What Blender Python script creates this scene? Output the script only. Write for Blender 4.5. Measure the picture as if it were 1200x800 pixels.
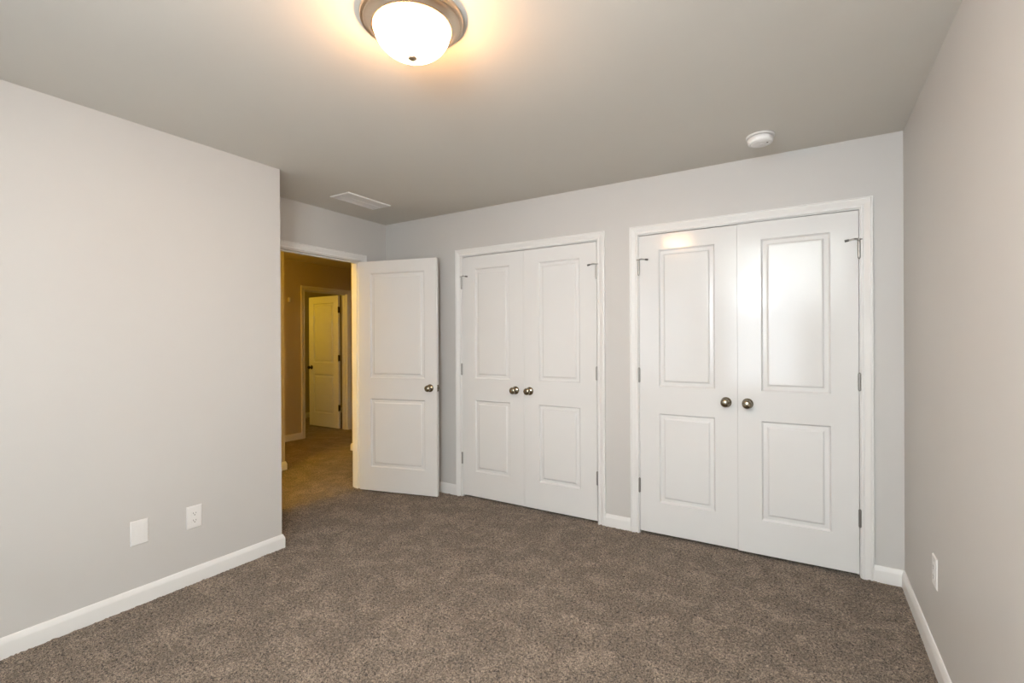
import bpy, bmesh, math, random
import numpy as np
from mathutils import Vector, Matrix

random.seed(4)
for o in list(bpy.data.objects):
    bpy.data.objects.remove(o)
SC = bpy.context.scene
COL = SC.collection

# ------------------------------------------------------------------ camera
YAW, PITCH, ROLL = math.radians(31.6022), math.radians(-0.0914), math.radians(-0.2954)
CAM_H = 1.3236
cd = bpy.data.cameras.new('camera')
cd.sensor_width = 36.0
cd.lens = 564.10 / 1200 * 36.0
cd.shift_y = 0.93 / 1200
cd.clip_start = 0.02
cam = bpy.data.objects.new('camera', cd)
COL.objects.link(cam)
F0 = Vector((-math.sin(YAW), math.cos(YAW), 0))
R0 = Vector((math.cos(YAW), math.sin(YAW), 0))
Z0 = Vector((0, 0, 1))
FW = F0 * math.cos(PITCH) + Z0 * math.sin(PITCH)
UP = Z0 * math.cos(PITCH) - F0 * math.sin(PITCH)
RT = R0 * math.cos(ROLL) + UP * math.sin(ROLL)
UP2 = UP * math.cos(ROLL) - R0 * math.sin(ROLL)
m = Matrix.Identity(4)
for i in range(3):
    m[i][0], m[i][1], m[i][2] = RT[i], UP2[i], -FW[i]
m[2][3] = CAM_H
cam.matrix_world = m
SC.camera = cam

# ------------------------------------------------------------------ world, exposure
SC.view_settings.view_transform = 'Standard'
SC.view_settings.look = 'None'
SC.view_settings.gamma = 1.0
SC.view_settings.use_curve_mapping = False
SC.view_settings.exposure = 0.06
w = bpy.data.worlds.new('world')
SC.world = w
w.use_nodes = True
w.node_tree.nodes['Background'].inputs[0].default_value = (0.62, 0.74, 1.0, 1)
w.node_tree.nodes['Background'].inputs[1].default_value = 1.0

# ------------------------------------------------------------------ lights
def area(name, loc, target, sx, sy, power, col, spread=180):
    l = bpy.data.lights.new(name, 'AREA')
    l.shape = 'RECTANGLE'; l.size = sx; l.size_y = sy
    l.energy = power; l.color = col; l.spread = math.radians(spread)
    o = bpy.data.objects.new(name, l); COL.objects.link(o)
    o.location = loc
    d = Vector(target) - Vector(loc)
    o.rotation_euler = d.to_track_quat('-Z', 'Y').to_euler()
    return o
def point(name, loc, power, col, r=0.06):
    l = bpy.data.lights.new(name, 'POINT')
    l.energy = power; l.color = col; l.shadow_soft_size = r
    o = bpy.data.objects.new(name, l); COL.objects.link(o)
    o.location = loc
    return o
# daylight from the two windows in the wall behind the camera
area('window_daylight', (-1.85, -0.66, 1.42), (-1.85, 3, 1.35), 0.85, 1.35, 5, (0.84, 0.93, 1.0))
area('window_daylight', (-0.45, -0.66, 1.42), (-0.9, 3, 1.50), 0.85, 1.35, 24, (0.84, 0.93, 1.0))
# the photographer's strobe on a stand just behind the camera
area('camera_strobe', (-0.475, -0.25, 1.93), (-1.4, 3.3, 1.95), 0.22, 0.30, 11, (0.90, 0.96, 1.0), 130)
area('bounce_strobe', (-0.28, -0.20, 1.72), (-0.22, -0.55, 2.44), 0.20, 0.20, 118, (0.81, 0.92, 1.0), 150)
# hall lamps (ceiling fittings out of sight to the left of the doorway)
point('hall_lamp_light', (-3.76, 1.00, 2.25), 85, (1.0, 0.60, 0.03), 0.10)
point('hall_lamp_light', (-5.25, 2.1, 2.25), 34, (1.0, 0.50, 0.005), 0.10)
point('far_room_light', (-7.0, 3.7, 1.9), 15, (1.0, 0.62, 0.04), 0.10)

# ------------------------------------------------------------------ materials
def mat(name, col, rough=0.5, metal=0.0, spec=0.5):
    mt = bpy.data.materials.new(name); mt.use_nodes = True
    b = mt.node_tree.nodes['Principled BSDF']
    b.inputs['Base Color'].default_value = (*col, 1)
    b.inputs['Roughness'].default_value = rough
    b.inputs['Metallic'].default_value = metal
    b.inputs['Specular IOR Level'].default_value = spec
    return mt, mt.node_tree, b
def noise(nt, scale, detail=2, rough=0.5):
    tc = nt.nodes.new('ShaderNodeTexCoord')
    n = nt.nodes.new('ShaderNodeTexNoise')
    n.inputs['Scale'].default_value = scale
    n.inputs['Detail'].default_value = detail
    n.inputs['Roughness'].default_value = rough
    nt.links.new(tc.outputs['Object'], n.inputs['Vector'])
    return n
def bump(nt, b, h, strength, dist):
    bp = nt.nodes.new('ShaderNodeBump')
    bp.inputs['Strength'].default_value = strength
    bp.inputs['Distance'].default_value = dist
    nt.links.new(h, bp.inputs['Height'])
    nt.links.new(bp.outputs[0], b.inputs['Normal'])
    return bp
def tint(nt, b, fac, c0, c1, p0=0.3, p1=0.7):
    r = nt.nodes.new('ShaderNodeValToRGB')
    r.color_ramp.elements[0].position = p0; r.color_ramp.elements[0].color = (*c0, 1)
    r.color_ramp.elements[1].position = p1; r.color_ramp.elements[1].color = (*c1, 1)
    nt.links.new(fac, r.inputs[0])
    nt.links.new(r.outputs[0], b.inputs['Base Color'])
    return r

def paint(name, col, rough, bs=0.08):
    mt, nt, b = mat(name, col, rough)
    n = noise(nt, 1.6, 3)
    tint(nt, b, n.outputs[0], tuple(c * 0.985 for c in col), tuple(min(1, c * 1.015) for c in col))
    n2 = noise(nt, 260, 3)
    bump(nt, b, n2.outputs[0], bs, 0.0006)
    return mt
M_WALL = paint('greige_wall_paint', (0.590, 0.574, 0.550), 0.55, 0.15)
M_CEIL = paint('greige_ceiling_paint', (0.68, 0.652, 0.595), 0.85, 0.2)
M_TRIM = paint('white_semigloss_trim', (0.79, 0.785, 0.765), 0.33, 0.03)
M_DOOR = paint('white_semigloss_door', (0.76, 0.758, 0.745), 0.12, 0.03)
M_DOOR.node_tree.nodes['Principled BSDF'].inputs['Specular IOR Level'].default_value = 0.38
M_HALL = paint('amber_lit_hall_paint', (0.52, 0.46, 0.36), 0.6, 0.15)  # wall paint with some of the hall's amber light put into its colour

M_NICKEL, nt, b = mat('satin_nickel', (0.33, 0.295, 0.225), 0.22, 1.0)
n = noise(nt, 60, 2); bump(nt, b, n.outputs[0], 0.05, 0.0005)
M_HINGE, nt, b = mat('brushed_hinge_metal', (0.38, 0.37, 0.35), 0.38, 1.0)
n = noise(nt, 200, 2); bump(nt, b, n.outputs[0], 0.1, 0.0003)
M_BRONZE, nt, b = mat('dark_bronze', (0.035, 0.025, 0.015), 0.4, 0.7)
n = noise(nt, 120, 2); bump(nt, b, n.outputs[0], 0.1, 0.0003)
M_RING, nt, b = mat('brushed_nickel_lamp_pan', (0.66, 0.55, 0.43), 0.30, 1.0)
n = noise(nt, 40, 2); bump(nt, b, n.outputs[0], 0.05, 0.0005)
M_PLASTIC, nt, b = mat('white_plastic', (0.80, 0.79, 0.77), 0.35)
n = noise(nt, 300, 2); bump(nt, b, n.outputs[0], 0.03, 0.0003)
M_SLOT, nt, b = mat('dark_slot', (0.03, 0.028, 0.025), 0.6)
n = noise(nt, 300, 2); bump(nt, b, n.outputs[0], 0.03, 0.0003)
M_RUBBER, nt, b = mat('grey_rubber_tip', (0.16, 0.155, 0.145), 0.7)
n = noise(nt, 300, 2); bump(nt, b, n.outputs[0], 0.1, 0.0003)
M_GLASS, nt, b = mat('lit_frosted_glass', (0.95, 0.9, 0.82), 0.35)
n = noise(nt, 9, 3)
r = nt.nodes.new('ShaderNodeValToRGB')
r.color_ramp.elements[0].color = (1.0, 0.50, 0.20, 1); r.color_ramp.elements[0].position = 0.2
r.color_ramp.elements[1].color = (1.0, 0.56, 0.25, 1); r.color_ramp.elements[1].position = 0.8
nt.links.new(n.outputs[0], r.inputs[0]); nt.links.new(r.outputs[0], b.inputs['Emission Color'])
b.inputs['Emission Strength'].default_value = 72.0
M_PANE, nt, b = mat('window_pane_glass', (0.9, 0.95, 1.0), 0.02)
b.inputs['Transmission Weight'].default_value = 1.0
n = noise(nt, 2, 1); bump(nt, b, n.outputs[0], 0.01, 0.0005)

# carpet: cut pile, tufts plus trodden patches
M_CARPET, nt, b = mat('taupe_cut_pile_carpet', (0.2, 0.16, 0.12), 0.95, 0, 0.1)
b.inputs['Sheen Weight'].default_value = 0.15
b.inputs['Sheen Roughness'].default_value = 0.5
fine = noise(nt, 210, 3, 0.75)
midn = noise(nt, 85, 2, 0.6)
big = noise(nt, 7.0, 4, 0.62)
big.inputs['Distortion'].default_value = 0.6
mx = nt.nodes.new('ShaderNodeMix'); mx.data_type = 'FLOAT'
mx.inputs[0].default_value = 0.32
nt.links.new(fine.outputs[0], mx.inputs[2]); nt.links.new(midn.outputs[0], mx.inputs[3])
r = tint(nt, b, mx.outputs[0], (0.020, 0.0135, 0.0085), (0.51, 0.400, 0.302), 0.40, 0.65)
r2 = nt.nodes.new('ShaderNodeValToRGB')
r2.color_ramp.elements[0].position = 0.44; r2.color_ramp.elements[0].color = (0.87, 0.86, 0.84, 1)
r2.color_ramp.elements[1].position = 0.64; r2.color_ramp.elements[1].color = (1.26, 1.26, 1.26, 1)
nt.links.new(big.outputs[0], r2.inputs[0])
mm = nt.nodes.new('ShaderNodeMix'); mm.data_type = 'RGBA'; mm.blend_type = 'MULTIPLY'
mm.inputs[0].default_value = 1.0
nt.links.new(r.outputs[0], mm.inputs[6]); nt.links.new(r2.outputs[0], mm.inputs[7])
nt.links.new(mm.outputs[2], b.inputs['Base Color'])
bump(nt, b, mx.outputs[0], 0.9, 0.012)

# ------------------------------------------------------------------ mesh helpers
def finish(name, bm, material, parent=None, smooth=False, bevel=0.0, auto=35):
    bmesh.ops.remove_doubles(bm, verts=bm.verts, dist=1e-6)
    bmesh.ops.recalc_face_normals(bm, faces=bm.faces)
    me = bpy.data.meshes.new(name)
    bm.to_mesh(me); bm.free()
    me.materials.append(material)
    o = bpy.data.objects.new(name, me); COL.objects.link(o)
    if smooth:
        for p in me.polygons: p.use_smooth = True
        try: me.set_sharp_from_angle(angle=math.radians(auto))
        except Exception: pass
    if bevel:
        md = o.modifiers.new('bevel', 'BEVEL'); md.width = bevel; md.segments = 2
        md.limit_method = 'ANGLE'; md.angle_limit = math.radians(40)
    if parent: o.parent = parent
    return o
def tag(o, label=None, cat=None, group=None, kind=None):
    if label: o['label'] = label
    if cat: o['category'] = cat
    if group: o['group'] = group
    if kind: o['kind'] = kind
    return o
def empty(name, loc, rotz=0):
    o = bpy.data.objects.new(name, None); COL.objects.link(o)
    o.empty_display_size = 0.05
    o.location = loc; o.rotation_euler = (0, 0, rotz)
    return o
def box(bm, x0, x1, y0, y1, z0, z1):
    v = [bm.verts.new(c) for c in ((x0,y0,z0),(x1,y0,z0),(x1,y1,z0),(x0,y1,z0),(x0,y0,z1),(x1,y0,z1),(x1,y1,z1),(x0,y1,z1))]
    for f in ((0,3,2,1),(4,5,6,7),(0,1,5,4),(1,2,6,5),(2,3,7,6),(3,0,4,7)):
        bm.faces.new([v[i] for i in f])
def tube(bm, p0, p1, r0, r1=None, n=14, caps=True):
    r1 = r0 if r1 is None else r1
    p0, p1 = Vector(p0), Vector(p1)
    q = (p1 - p0).to_track_quat('Z', 'Y')
    A, B = [], []
    for i in range(n):
        a = 2 * math.pi * i / n
        d = q @ Vector((math.cos(a), math.sin(a), 0))
        A.append(bm.verts.new(p0 + d * r0)); B.append(bm.verts.new(p1 + d * r1))
    for i in range(n):
        bm.faces.new((A[i], A[(i+1) % n], B[(i+1) % n], B[i]))
    if caps: bm.faces.new(A[::-1]); bm.faces.new(B)
def lathe(bm, prof, org=(0, 0, 0), axis=(0, 0, 1), n=48):
    q = Vector(axis).to_track_quat('Z', 'Y'); org = Vector(org)
    rings = []
    for r, h in prof:
        if r < 1e-5: rings.append([bm.verts.new(org + q @ Vector((0, 0, h)))])
        else: rings.append([bm.verts.new(org + q @ Vector((r*math.cos(2*math.pi*i/n), r*math.sin(2*math.pi*i/n), h))) for i in range(n)])
    for a, b_ in zip(rings, rings[1:]):
        for i in range(n):
            j = (i + 1) % n
            if len(a) == 1 and len(b_) == 1: continue
            if len(a) == 1: bm.faces.new((a[0], b_[j], b_[i]))
            elif len(b_) == 1: bm.faces.new((a[i], a[j], b_[0]))
            else: bm.faces.new((a[i], a[j], b_[j], b_[i]))
def sweep(bm, path, prof, closed_prof=True):
    """path: list of (pos, dirA, dirB): ring vertex = pos + u*dirA + v*dirB for (u, v) of the profile"""
    rings = [[bm.verts.new(Vector(p) + Vector(a) * u + Vector(c) * v) for u, v in prof] for p, a, c in path]
    n = len(prof)
    for A, B in zip(rings, rings[1:]):
        for i in range(n if closed_prof else n - 1):
            j = (i + 1) % n
            bm.faces.new((A[i], A[j], B[j], B[i]))
    bm.faces.new(rings[0][::-1]); bm.faces.new(rings[-1])

def structure(o, label, cat):
    return tag(o, label, cat, kind='structure')

# ------------------------------------------------------------------ dimensions
XR, YB, XA, XL, YL, H = 0.4365, 3.2922, -3.4368, -2.8976, 1.8631, 2.44
YREAR = -0.72
TH = 0.114
DTOP = 2.049                     # top of door openings
O1 = (-2.527, -1.302)            # closet opening beside the room door
O2 = (-0.994, 0.243)             # closet opening near the right wall
OD = (2.210, 2.984)              # room door opening (y range in the entry wall)
XF = -5.95                       # far hall wall
OF = (4.185, 4.900)              # opening in the far hall wall

# ------------------------------------------------------------------ floor and ceiling
def carpet_floor():
    # the bedroom carpet is real relief: a fine grid with tuft height
    rng = np.random.default_rng(3)
    xs = np.arange(-3.56, 0.60, 0.0075); ys = np.arange(0.2, 3.40, 0.0075)
    nx, ny = len(xs), len(ys)
    X, Y = np.meshgrid(xs, ys)
    h = rng.random((ny, nx)) * 0.0075
    def sm(a):
        return (a + np.roll(a, 1, 0) + np.roll(a, 1, 1) + np.roll(a, (1, 1), (0, 1))) / 4
    h2 = sm(sm(sm(rng.random((ny, nx))))) - 0.5
    h = h + h2 * 0.009 - 0.0035
    X = X + (rng.random((ny, nx)) - .5) * 0.005; Y = Y + (rng.random((ny, nx)) - .5) * 0.005
    co = np.stack([X, Y, h], -1).reshape(-1, 3)
    idx = np.arange(nx * ny).reshape(ny, nx)
    q = np.stack([idx[:-1, :-1], idx[:-1, 1:], idx[1:, 1:], idx[1:, :-1]], -1).reshape(-1, 4)
    # border panels around the fine patch
    x0, x1, y0, y1 = -3.56, xs[-1], 0.2, ys[-1]
    extra, ef = [], []
    for a, b_, c, d in ((-8.2, 0.7, -0.9, y0 + .004), (-8.2, x0 + .004, y0, 6.3), (x0, 0.7, y1 - .004, 6.3)):
        k = len(co) + len(extra)
        extra += [(a, c, -0.001), (b_, c, -0.001), (b_, d, -0.001), (a, d, -0.001)]
        ef.append((k, k+1, k+2, k+3))
    co = np.concatenate([co, np.array(extra)])
    q = np.concatenate([q, np.array(ef)])
    me = bpy.data.meshes.new('floor')
    me.vertices.add(len(co)); me.vertices.foreach_set('co', co.ravel().astype(np.float32))
    me.loops.add(q.size); me.loops.foreach_set('vertex_index', q.ravel().astype(np.int32))
    me.polygons.add(len(q)); me.polygons.foreach_set('loop_start', (np.arange(len(q)) * 4).astype(np.int32))
    me.polygons.foreach_set('use_smooth', np.ones(len(q), bool))
    me.update(calc_edges=True); me.validate()
    me.materials.append(M_CARPET)
    o = bpy.data.objects.new('floor', me); COL.objects.link(o)
    return o
structure(carpet_floor(), 'taupe cut pile carpet with trodden patches covering bedroom and hall floor', 'carpet')

bm = bmesh.new(); box(bm, -8.2, XR + TH, YREAR - TH, 6.3, H, H + 0.1)
structure(finish('ceiling', bm, M_CEIL), 'flat greige painted ceiling over the room and hall', 'ceiling')

# ------------------------------------------------------------------ walls
def wall(name, boxes, label, material=M_WALL):
    bm = bmesh.new()
    for b_ in boxes: box(bm, *b_)
    me_o = finish(name, bm, material)
    return structure(me_o, label, 'wall')
Z = (0, H)
wall('wall_right', [(XR, XR + TH, YREAR - TH, YB + TH, -.05, H)], 'tan lit greige wall on the right with one low outlet')
wall('wall_left', [(XA - TH, XL, YREAR - TH, YL, -.05, H)], 'large plain greige wall filling the left side, ending at an outside corner')
wall('wall_closets', [
    (XA - TH, O1[0] - .018, YB, YB + TH, -.05, H),
    (O1[1] + .018, O2[0] - .018, YB, YB + TH, -.05, H),
    (O2[1] + .018, XR, YB, YB + TH, -.05, H),
    (O1[0] - .018, O1[1] + .018, YB, YB + TH, DTOP + .018, H),
    (O2[0] - .018, O2[1] + .018, YB, YB + TH, DTOP + .018, H)], 'greige wall holding the two closet door pairs')
wall('wall_entry', [
    (XA - TH, XA, YL, OD[0] - .018, -.05, H),
    (XA - TH, XA, OD[1] + .018, YB, -.05, H),
    (XA - TH, XA, OD[0] - .018, OD[1] + .018, DTOP + .018, H)], 'short shaded greige wall above and around the open bedroom door')
WX = [(-2.32, -1.38), (-0.92, 0.02)]
wz = (0.72, 2.12)
bx = [(XL, WX[0][0], YREAR - TH, YREAR, -.05, H), (WX[0][1], WX[1][0], YREAR - TH, YREAR, -.05, H), (WX[1][1], XR, YREAR - TH, YREAR, -.05, H)]
for a, c in WX:
    bx += [(a, c, YREAR - TH, YREAR, -.05, wz[0]), (a, c, YREAR - TH, YREAR, wz[1], H)]
wall('wall_rear', bx, 'greige wall behind the camera with two windows')
wall('wall_closet_interior', [
    (O1[0] - .3, O2[1] + .3, YB + .70, YB + .80, -.05, H),
    (O1[0] - .4, O1[0] - .3, YB + TH, YB + .70, -.05, H),
    (O2[1] + .3, O2[1] + .4, YB + TH, YB + .70, -.05, H),
    (-1.20, -1.10, YB + TH, YB + .70, -.05, H)], 'dark inside walls of the two closets behind their doors')
wall('wall_hall_left', [(-4.80, -4.65, -0.9, 3.03, -.05, H)], 'yellow lit hall wall sliver at the left edge of the doorway', M_HALL)
wall('wall_hall_right', [(-4.775, XA - TH, 4.0, 4.12, -.05, H), (-4.775, -4.66, 4.12, 6.2, -.05, H)], 'hall wall mostly hidden behind the right door jamb', M_HALL)
wall('wall_hall_far', [
    (XF - TH, XF, 1.2, OF[0] - .018, -.05, H), (XF - TH, XF, OF[1] + .018, 6.2, -.05, H),
    (XF - TH, XF, OF[0] - .018, OF[1] + .018, DTOP + .018, H)], 'amber lit wall at the far side of the hall with a doorway', M_HALL)
wall('wall_hall_end', [(XF, -4.80, 1.2, 1.3, -.05, H), (-4.65, XA - TH, -0.9, -0.8, -.05, H), (XF, -4.66, 6.1, 6.2, -.05, H),
                       (XA - TH, XA, YB + TH, 4.12, -.05, H)], 'hall end walls out of sight', M_HALL)
wall('wall_far_room', [(-7.65, -7.55, 3.2, 6.2, -.05, H), (-7.55, XF - TH, 3.2, 3.3, -.05, H), (-7.55, XF - TH, 6.1, 6.2, -.05, H)],
     'olive lit wall of the far room seen past the ajar hall door', M_HALL)

# ------------------------------------------------------------------ windows behind the camera
for k, (a, c) in enumerate(WX):
    wn = empty(f'window_{k+1}', ((a + c) / 2, YREAR - .05, wz[0]))
    structure(wn, 'white framed window behind the camera, ' + ('farther from' if k == 0 else 'nearer to') + ' the right wall', 'window')
    hw = (c - a) / 2; hh = wz[1] - wz[0]
    bm = bmesh.new()
    for s in (-1, 1):
        box(bm, min(s*hw, s*(hw-.045)), max(s*hw, s*(hw-.045)), -.03, .03, 0, hh)
    box(bm, -hw+.045, hw-.045, -.03, .03, 0, .05); box(bm, -hw+.045, hw-.045, -.03, .03, hh-.05, hh)
    box(bm, -hw+.045, hw-.045, -.025, .025, hh/2-.02, hh/2+.02)
    finish('window_frame', bm, M_TRIM, wn, bevel=.002)
    bm = bmesh.new(); box(bm, -hw+.045, hw-.045, -.004, .004, .05, hh-.05)
    finish('pane', bm, M_PANE, wn)

# ------------------------------------------------------------------ baseboards
BB = [(0, 0), (.0145, 0), (.0145, .062), (.0135, .0665), (.0085, .0780), (.0065, .0850), (.004, .088), (0, .088)]
def baseboard(name, pts, label, parent=None, material=M_TRIM):
    """pts: run in plan with the wall on the right-hand side of travel; board sticks out to the left"""
    bm = bmesh.new(); path = []
    P = [Vector((x, y, 0)) for x, y in pts]
    for i, p in enumerate(P):
        ns = []
        if i > 0: d = (P[i] - P[i-1]).normalized(); ns.append(Vector((-d.y, d.x, 0)))
        if i < len(P) - 1: d = (P[i+1] - P[i]).normalized(); ns.append(Vector((-d.y, d.x, 0)))
        if len(ns) == 1: nn = ns[0]
        else:
            nn = (ns[0] + ns[1]); nn = nn / (nn.length ** 2) * 2 if nn.length > 1e-6 else ns[0]
        path.append((p, nn, (0, 0, 1)))
    sweep(bm, path, BB)
    return structure(finish(name, bm, material, parent, smooth=True, auto=25), label, 'baseboard')
CW = .057; RV = .005
baseboard('baseboard_left', [(XA, YL), (XL, YL), (XL, YREAR)],
          'white baseboard along the large left wall, wrapping its outside corner')
baseboard('baseboard_right', [(XR, YREAR), (XR, YB)], 'white baseboard running along the right wall')
baseboard('baseboard_closets', [(XR, YB), (O2[1] + RV + CW, YB)], 'short white baseboard between the right closet casing and the right wall corner')
baseboard('baseboard_between', [(O2[0] - RV - CW, YB), (O1[1] + RV + CW, YB)], 'short white baseboard between the two closet casings')
baseboard('baseboard_entry', [(O1[0] - RV - CW, YB), (XA, YB), (XA, OD[1] + RV + CW)], 'white baseboard in the corner behind the open bedroom door')
baseboard('baseboard_hall_left', [(-4.8, 3.03), (-4.65, 3.03), (-4.65, -0.8)], 'small lit baseboard end at the left edge of the doorway')
baseboard('baseboard_hall_right', [(XA - TH, 4.0), (-4.775, 4.0), (-4.775, 6.1)], 'tiny baseboard corner peeking out beside the right door jamb')
baseboard('baseboard_hall_far', [(XF, OF[0] - RV - CW), (XF, 1.3)], 'amber lit baseboard on the far hall wall, left of the far doorway')
baseboard('baseboard_far_room', [(-7.55, 6.1), (-7.55, 3.3)], 'baseboard of the far room seen beside the ajar hall door')

# ------------------------------------------------------------------ casings with jambs
CP = [(0, 0), (0, .008), (.003, .0110), (.011, .0110), (.0135, .0078), (.019, .0078), (.0225, .0100), (.036, .0145), (.041, .0165), (.046, .0165), (.0480, .0135), (.0515, .0135), (.0535, .0165), (.057, .0155), (.057, 0)]
def casing(name, a, c, plane, axis, out, label, both=False, depth=TH):
    """opening from a to c along axis ('x' or 'y'), wall surface at plane, out = outward sign of the other axis"""
    def P(s, off, z):
        return Vector((s, plane + out * off, z)) if axis == 'x' else Vector((plane + out * off, s, z))
    E = Vector((1, 0, 0)) if axis == 'x' else Vector((0, 1, 0))
    N = Vector((0, out, 0)) if axis == 'x' else Vector((out, 0, 0))
    def make(off0, sgn):
        bm = bmesh.new()
        path = [(P(a - RV, off0, -.01), -E, N * sgn), (P(a - RV, off0, DTOP + RV), -E + Z0, N * sgn),
                (P(c + RV, off0, DTOP + RV), E + Z0, N * sgn), (P(c + RV, off0, -.01), E, N * sgn)]
        sweep(bm, path, CP)
        return bm
    t = finish(name, make(0, 1), M_TRIM, smooth=True, auto=20)
    structure(t, label, 'door casing')
    bm = bmesh.new()
    def bb(s0, s1, o0, o1, z0, z1):
        p, q = P(s0, o0, z0), P(s1, o1, z1)
        box(bm, min(p.x, q.x), max(p.x, q.x), min(p.y, q.y), max(p.y, q.y), z0, z1)
    bb(a - .0175, a, -depth, 0, -.01, DTOP); bb(c, c + .0175, -depth, 0, -.01, DTOP)
    bb(a - .0175, c + .0175, -depth, 0, DTOP, DTOP + .0175)
    # stops
    s0, s1 = -.046 - .032, -.042
    bb(a, a + .010, s0, s1, -.01, DTOP - .010); bb(c - .010, c, s0, s1, -.01, DTOP - .010)
    bb(a, c, s0, s1, DTOP - .010, DTOP)
    finish('jamb', bm, M_TRIM, t, bevel=.001)
    if both:
        finish('back_casing', make(-depth, -1), M_TRIM, t, smooth=True, auto=20)
    return t
casing('trim_1', *O2, YB, 'x', -1, 'white moulded casing around the right-hand closet doors')
casing('trim_2', *O1, YB, 'x', -1, 'white moulded casing around the closet doors nearer the bedroom door')
casing('trim_3', *OD, XA, 'y', 1, 'white casing and warm lit jamb of the open bedroom doorway', both=True)
casing('trim_4', *OF, XF, 'y', 1, 'amber lit casing around the far hall doorway', both=True)

# ------------------------------------------------------------------ doors
# slab local frame: x from hinge edge (0) to free edge (w) along +x, front face at y = 0 looking to -y, back at y = t
RINGS = [(0, 0), (.0015, .0022), (.0055, .0095), (.0095, .0125), (.0265, .0115), (.0305, .0102), (.0370, .0032), (.0400, .0018), (.044, .0018)]
ZL0, ZL1, ZU0, ZU1 = .210, .812, .996, 1.918
def slab_mesh(w, t=.035, st=.132):
    bm = bmesh.new()
    xs = [0, st, w - st, w]; zs = [0, ZL0, ZL1, ZU0, ZU1, 2.025]
    for y in (0, t):
        V = {(i, k): bm.verts.new((xs[i], y, zs[k])) for i in range(4) for k in range(6)}
        for i in range(3):
            for k in range(5):
                if i == 1 and k in (1, 3): continue
                bm.faces.new((V[i, k], V[i+1, k], V[i+1, k+1], V[i, k+1]))
    def q(*pts): bm.faces.new([bm.verts.new(p) for p in pts])
    for k in range(5):
        for x in (0, w): q((x, 0, zs[k]), (x, t, zs[k]), (x, t, zs[k+1]), (x, 0, zs[k+1]))
    for i in range(3):
        for z in (0, 2.025): q((xs[i], 0, z), (xs[i+1], 0, z), (xs[i+1], t, z), (xs[i], t, z))
    for z0, z1 in ((ZL0, ZL1), (ZU0, ZU1)):
        for x in (st, w - st): q((x, 0, z0), (x, t, z0), (x, t, z1), (x, 0, z1))
        for z in (z0, z1): q((st, 0, z), (w - st, 0, z), (w - st, t, z), (st, t, z))
    return bm
def panel_mesh(w, z0, z1, t=.035, st=.132):
    bm = bmesh.new(); allr = []
    for side in (0, 1):
        rings = []
        for ins, dep in RINGS:
            y = dep if side == 0 else t - dep
            rings.append([bm.verts.new(p) for p in ((st+ins, y, z0+ins), (w-st-ins, y, z0+ins), (w-st-ins, y, z1-ins), (st+ins, y, z1-ins))])
        for A, B in zip(rings, rings[1:]):
            for i in range(4): bm.faces.new((A[i], A[(i+1) % 4], B[(i+1) % 4], B[i]))
        bm.faces.new(rings[-1]); allr.append(rings)
    A, B = allr[0][0], allr[1][0]
    for i in range(4): bm.faces.new((A[i], A[(i+1) % 4], B[(i+1) % 4], B[i]))
    return bm
KNOB = [(.0, .0665), (.008, .0662), (.015, .0648), (.0215, .0615), (.0260, .0560), (.0275, .0500), (.0262, .0440), (.0215, .0385), (.0155, .0345), (.0118, .0315), (.0110, .026), (.0112, .019), (.0125, .015)]
ROSE = [(.0135, .0165), (.0150, .0150), (.0240, .0115), (.0295, .0070), (.0322, .0035), (.0325, .0005), (.0, .0005)]
def knob(parent, x, z, yface, sgn, metal):
    bm = bmesh.new(); lathe(bm, KNOB, (x, yface, z), (0, sgn, 0), 40)
    k = finish('knob', bm, metal, parent, smooth=True, auto=60)
    bm = bmesh.new(); lathe(bm, ROSE, (x, yface, z), (0, sgn, 0), 40)
    finish('rosette', bm, metal, k, smooth=True, auto=50)
    return k
def hinge(parent, x, y, z, metal, stop=False, sx=1, leaf=True, L=.092):
    bm = bmesh.new()
    r = .0076
    prof = [(0, -L/2 - .006), (.0035, -L/2 - .005), (.0048, -L/2 - .002), (r, -L/2)]
    for k in range(5):
        z0 = -L/2 + L*k/5; z1 = z0 + L/5
        prof += [(r, z0 + .0004), (r, z1 - .0010), (r*.86, z1 - .0006), (r*.86, z1 - .0002)]
    prof += [(r, L/2), (.0048, L/2 + .002), (.0035, L/2 + .005), (0, L/2 + .006)]
    lathe(bm, prof, (x, y, z), (0, 0, 1), 16)
    if leaf: box(bm, x - .0012, x + .0012, y, y + .030, z - L/2, z + L/2)
    h = finish('hinge', bm, metal, parent, smooth=True, auto=40)
    if stop:
        # hinge-pin door stop: collar on the pin, arm over the door with a rubber bumper, short arm to the casing
        bm = bmesh.new(); zt = z + L/2 + .010
        tube(bm, (x, y, zt - .005), (x, y, zt + .004), .0085)
        tube(bm, (x, y, zt + .001), (x + sx*.024, y - .012, zt + .005), .0034)
        tube(bm, (x + sx*.024, y - .012, zt + .005), (x + sx*.050, y - .008, zt - .001), .0032)
        tube(bm, (x, y, zt), (x - sx*.014, y - .006, zt), .0034)
        s = finish('door_stop', bm, metal, h, smooth=True)
        bm = bmesh.new(); tube(bm, (x + sx*.047, y - .009, zt - .0005), (x + sx*.066, y - .0045, zt - .0035), .0058, .0068)
        finish('bumper', bm, M_RUBBER, h, smooth=True)
    return h

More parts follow.
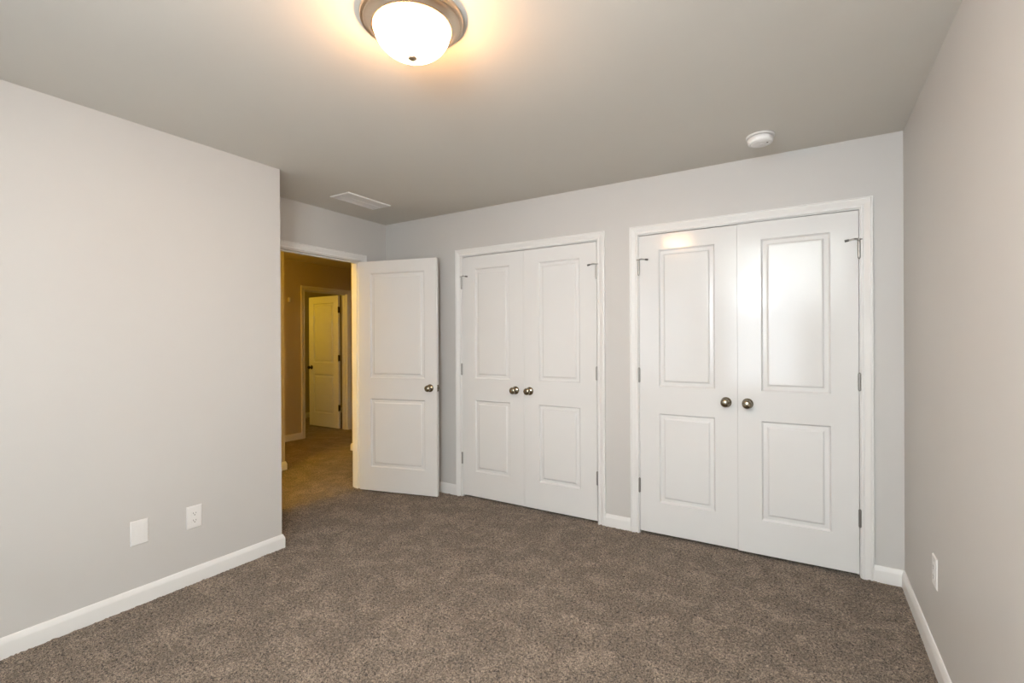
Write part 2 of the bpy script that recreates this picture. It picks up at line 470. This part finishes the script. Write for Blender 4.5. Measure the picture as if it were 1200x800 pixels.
def closet_leaf(name, xh, xf, zoff, swing, label, knob_in):
    w = abs(xf - xh); s = 1 if xf > xh else -1
    d = empty(name, (xh, YB - .001, zoff), 0)
    structure(d, label, 'door')
    # local: +x to the right; mirror by building from the left edge
    x0 = 0 if s == 1 else -w
    def shift(bm): bmesh.ops.translate(bm, verts=bm.verts, vec=(x0, 0, 0)); return bm
    finish('slab', shift(slab_mesh(w)), M_DOOR, d, bevel=.0012)
    finish('panel', shift(panel_mesh(w, ZU0, ZU1)), M_DOOR, d, smooth=True, auto=28)
    finish('panel', shift(panel_mesh(w, ZL0, ZL1)), M_DOOR, d, smooth=True, auto=28)
    k = knob(d, s * (w - knob_in), .915, 0, -1, M_NICKEL)
    for i, z in enumerate((1.805, 1.070, .312)):
        hinge(d, -s * .0020, -.0060, z, M_HINGE, stop=(i == 0), sx=s)
    d.rotation_euler = (0, 0, -s * math.radians(swing))
    return d
g = .0025
mid2 = (O2[0] + O2[1]) / 2; mid1 = (O1[0] + O1[1]) / 2
closet_leaf('door_1', O2[1] - g, mid2 + .0009, .019, 0.75, 'white two-panel closet door leaf nearest the right wall, bright glare spot near its upper left', .056)
closet_leaf('door_2', O2[0] + g, mid2 - .0009, .019, -0.45, 'white two-panel closet door leaf with a warm lamp glint at the top, left leaf of the right-hand closet', .066)
closet_leaf('door_3', O1[1] - g, mid1 + .0013, .019, 0.1, 'right leaf of the closet nearer the bedroom door, knob on its left edge', .050)
closet_leaf('door_4', O1[0] + g, mid1 - .0013, .019, -0.1, 'narrowest looking white closet leaf, just right of the open bedroom door', .078)

# bedroom door, swung open into the room
ANG = math.radians(14.3)
d = empty('door_5', (XA + .010, OD[1] - .004, .013), ANG)
structure(d, 'white two-panel bedroom door standing open beside the lit hall doorway', 'door')
W5 = .762
def sh(bm): bmesh.ops.translate(bm, verts=bm.verts, vec=(.004, -.037, 0)); return bm
finish('slab', sh(slab_mesh(W5, st=.115)), M_DOOR, d, bevel=.0012)
finish('panel', sh(panel_mesh(W5, ZU0, ZU1, st=.115)), M_DOOR, d, smooth=True, auto=28)
finish('panel', sh(panel_mesh(W5, ZL0, ZL1, st=.115)), M_DOOR, d, smooth=True, auto=28)
knob(d, W5 - .060, .918, -.037, -1, M_NICKEL); knob(d, W5 - .060, .918, -.002, 1, M_NICKEL)
bm = bmesh.new(); box(bm, W5 + .004, W5 + .0056, -.032, -.007, .918 - .028, .918 + .028)
box(bm, W5 + .005, W5 + .013, -.026, -.013, .918 - .009, .918 + .009)
lp = finish('latch_plate', bm, M_NICKEL, d, bevel=.001)
for z in (-.020, .020):
    bm = bmesh.new(); tube(bm, (W5 + .0054, -.0195, .918 + z), (W5 + .0066, -.0195, .918 + z), .0038)
    finish('screw', bm, M_SLOT, lp)
for z in (1.805, 1.070, .312): hinge(d, 0, 0, z, M_HINGE, leaf=False)

# far hall door, open into the room beyond
d = empty('door_6', (XF - TH - .004, OF[1] - .022, .014), math.radians(180.0))
structure(d, 'white door standing ajar beyond the hall, dark knob and dark hinges', 'door')
W6 = .70
def sh6(bm): bmesh.ops.translate(bm, verts=bm.verts, vec=(.012, 0, 0)); return bm
finish('slab', sh6(slab_mesh(W6, st=.115)), M_DOOR, d, bevel=.0012)
finish('panel', sh6(panel_mesh(W6, ZU0, ZU1, st=.115)), M_DOOR, d, smooth=True, auto=28)
finish('panel', sh6(panel_mesh(W6, ZL0, ZL1, st=.115)), M_DOOR, d, smooth=True, auto=28)
for yf, sg in ((0, -1), (.035, 1)): knob(d, W6 - .05, .918, yf, sg, M_BRONZE)
for z in (1.805, 1.070, .312):
    bm = bmesh.new(); tube(bm, (.002, .038, z - .048), (.002, .038, z + .048), .008)
    box(bm, .0095, .0118, .002, .036, z - .045, z + .045)
    finish('hinge', bm, M_BRONZE, d, bevel=.0008)

# ------------------------------------------------------------------ ceiling light
lt = empty('ceiling_light', (-1.16, 1.24, H))
tag(lt, 'round flush ceiling light with lit frosted glass bowl and nickel rim', 'ceiling light')
bm = bmesh.new()
lathe(bm, [(.150, 0), (.172, -.001), (.1755, -.004), (.1755, -.014), (.1735, -.0175), (.168, -.0185), (.160, -.0185), (.150, -.014)], n=96)
finish('ceiling_pan', bm, M_RING, lt, smooth=True, auto=30)
bm = bmesh.new()
lathe(bm, [(.164, -.018), (.1650, -.0205), (.1630, -.0235), (.157, -.0255), (.151, -.0290), (.146, -.0340), (.142, -.0385), (.138, -.0405), (.133, -.0405), (.1305, -.038), (.1305, -.032), (.150, -.020)], n=96)
finish('rim', bm, M_RING, lt, smooth=True, auto=30)
bm = bmesh.new()
prof = [(.1300, -.032)]
for k in range(0, 19):
    a = math.radians(90 * k / 18)
    prof.append((.1300 * math.cos(a) ** .95 if k < 18 else 0, -.036 - .098 * math.sin(a)))
lathe(bm, prof, n=96)
finish('glass_bowl', bm, M_GLASS, lt, smooth=True, auto=80)
bm = bmesh.new()
lathe(bm, [(.004, -.120), (.0145, -.132), (.0160, -.134), (.0160, -.137), (.0145, -.140), (.011, -.1425), (.006, -.144), (0, -.1445)], n=32)
finish('finial', bm, M_RING, lt, smooth=True, auto=40)

# ------------------------------------------------------------------ smoke detector
sd = empty('smoke_detector', (-.219, 2.955, H))
tag(sd, 'round white smoke detector on the ceiling above the right closet', 'smoke detector')
bm = bmesh.new(); lathe(bm, [(.0, -.0005), (.069, -.0005), (.0705, -.003), (.0705, -.009), (.068, -.011), (.0, -.011)], n=64)
finish('mounting_plate', bm, M_PLASTIC, sd, smooth=True, auto=30)
bm = bmesh.new()
lathe(bm, [(.0, -.0112), (.056, -.0112), (.056, -.015), (.0625, -.0165), (.0640, -.020), (.0635, -.032), (.0600, -.041), (.0555, -.0445), (.050, -.0455), (.0480, -.0435), (.0455, -.0435), (.0435, -.0462), (.030, -.0478), (.0, -.0482)], n=64)
finish('cover', bm, M_PLASTIC, sd, smooth=True, auto=35)
bm = bmesh.new(); lathe(bm, [(.0105, -.0470), (.0105, -.0500), (.009, -.0510), (0, -.0512)], (0.008, -.004, 0), n=32)
finish('test_button', bm, M_PLASTIC, sd, smooth=True, auto=35)
bm = bmesh.new(); lathe(bm, [(.0045, -.044), (.0045, -.0485), (.003, -.0492), (0, -.0494)], (0.035, -.012, 0), n=20)
finish('indicator_lamp', bm, M_RUBBER, sd, smooth=True)

# ------------------------------------------------------------------ ceiling register
vt = empty('air_vent', (-3.004, 2.622, H))
tag(vt, 'white rectangular air vent register in the ceiling near the entry corner', 'air vent')
bm = bmesh.new()
hx, hy = .104, .212
FR = [(0, 0), (0, -.002), (.004, -.0075), (.018, -.0085), (.0215, -.006), (.0215, 0)]
corners = [(-hx, -hy, 1, 1), (hx, -hy, -1, 1), (hx, hy, -1, -1), (-hx, hy, 1, -1)]
rings = [[bm.verts.new((x + sx*u, y + sy*u, v)) for u, v in FR] for x, y, sx, sy in corners]
for i in range(4):
    A, B = rings[i], rings[(i+1) % 4]
    for k in range(len(FR) - 1): bm.faces.new((A[k], A[k+1], B[k+1], B[k]))
finish('frame', bm, M_PLASTIC, vt, smooth=True, auto=20)
bm = bmesh.new()
n = 22
for i in range(n):
    y = -hy + .024 + (2*hy - .048) * (i + .5) / n
    for (xa, xb) in ((-hx + .019, -.003), (.003, hx - .019)):
        dy = .0068
        v = [bm.verts.new(p) for p in ((xa, y - dy, -.0015), (xb, y - dy, -.0015), (xb, y + dy, -.0065), (xa, y + dy, -.0065),
                                       (xa, y - dy, -.0005), (xb, y - dy, -.0005), (xb, y + dy, -.0055), (xa, y + dy, -.0055))]
        for f in ((0,1,2,3),(7,6,5,4),(0,4,5,1),(1,5,6,2),(2,6,7,3),(3,7,4,0)): bm.faces.new([v[j] for j in f])
box(bm, -.004, .004, -hy + .018, hy - .018, -.0075, -.001)
finish('louvers', bm, M_PLASTIC, vt)
bm = bmesh.new(); box(bm, -hx + .012, hx - .012, -hy + .012, hy - .012, -.0006, -.0002)
finish('duct_opening', bm, M_SLOT, vt)

# ------------------------------------------------------------------ wall plates
def plate_mesh(w, h, t=.0055):
    bm = bmesh.new()
    rs = [(0, 0), (0, .0015), (.0022, .0042), (.005, t)]
    rings = [[bm.verts.new((sx*(w/2 - u), -v, sz*(h/2 - u))) for sx, sz in ((-1,-1),(1,-1),(1,1),(-1,1))] for u, v in rs]
    for A, B in zip(rings, rings[1:]):
        for i in range(4): bm.faces.new((A[i], A[(i+1)%4], B[(i+1)%4], B[i]))
    bm.faces.new(rings[-1]); bm.faces.new(rings[0][::-1])
    return bm
def outlet(loc, rz, label):
    # local: plate looks to -y
    o = empty('electrical_outlet', loc, rz)
    tag(o, label, 'outlet', 'duplex outlets')
    finish('cover_plate', plate_mesh(.079, .124), M_PLASTIC, o)
    for s in (-1, 1):
        bm = bmesh.new()
        pts = []
        for i in range(28):
            a = 2*math.pi*i/28
            pts.append((max(-.0172, min(.0172, .0195*math.cos(a))), max(-.0142, min(.0142, .0195*math.sin(a)))))
        A = [bm.verts.new((x, -.0050, z + s*.0195)) for x, z in pts]
        B = [bm.verts.new((x, -.0072, z + s*.0195)) for x, z in pts]
        for i in range(28): bm.faces.new((A[i], A[(i+1)%28], B[(i+1)%28], B[i]))
        bm.faces.new(B)
        rc = finish('receptacle', bm, M_PLASTIC, o)
        bm = bmesh.new(); zc = s*.0195
        box(bm, -.0075, -.0053, -.0076, -.0070, zc - .002, zc + .0065)
        box(bm, .0053, .0075, -.0076, -.0070, zc - .001, zc + .006)
        tube(bm, (0, -.0070, zc - .0075), (0, -.0076, zc - .0075), .0026)
        finish('slots', bm, M_SLOT, rc)
    bm = bmesh.new(); tube(bm, (0, -.005, 0), (0, -.0066, 0), .003)
    finish('screw', bm, M_PLASTIC, o)
    return o
outlet((XL + .0003, 1.343, .364), math.radians(90), 'white duplex outlet on the left wall, right of the blank plate')
outlet((XR - .0003, 2.556, .383), math.radians(-90), 'white duplex outlet seen edge-on low on the right wall')
bp = empty('blank_wall_plate', (XL + .0003, 1.087, .366), math.radians(90))
tag(bp, 'white blank cover plate on the left wall, left of the duplex outlet', 'wall plate')
finish('cover_plate', plate_mesh(.079, .124), M_PLASTIC, bp)
bm = bmesh.new()
box(bm, -.0215, .0215, -.0068, -.005, -.040, .040)
finish('insert', bm, M_PLASTIC, bp, bevel=.0012)
for z in (-.0485, .0485):
    bm = bmesh.new(); tube(bm, (0, -.005, z), (0, -.0062, z), .0028)
    finish('screw', bm, M_PLASTIC, bp)

# small pale fitting high on the far hall wall
dc = empty('wall_chime', (XF + .001, 3.945, 1.90), math.radians(90))
tag(dc, 'tiny pale fitting high on the far hall wall, left of the doorway', 'wall fitting')
bm = bmesh.new(); box(bm, -.013, .013, -.020, 0, -.030, .030)
finish('cover', bm, M_PLASTIC, dc, bevel=.003)
bm = bmesh.new(); tube(bm, (0, -.020, -.012), (0, -.0225, -.012), .005)
finish('button', bm, M_PLASTIC, dc)
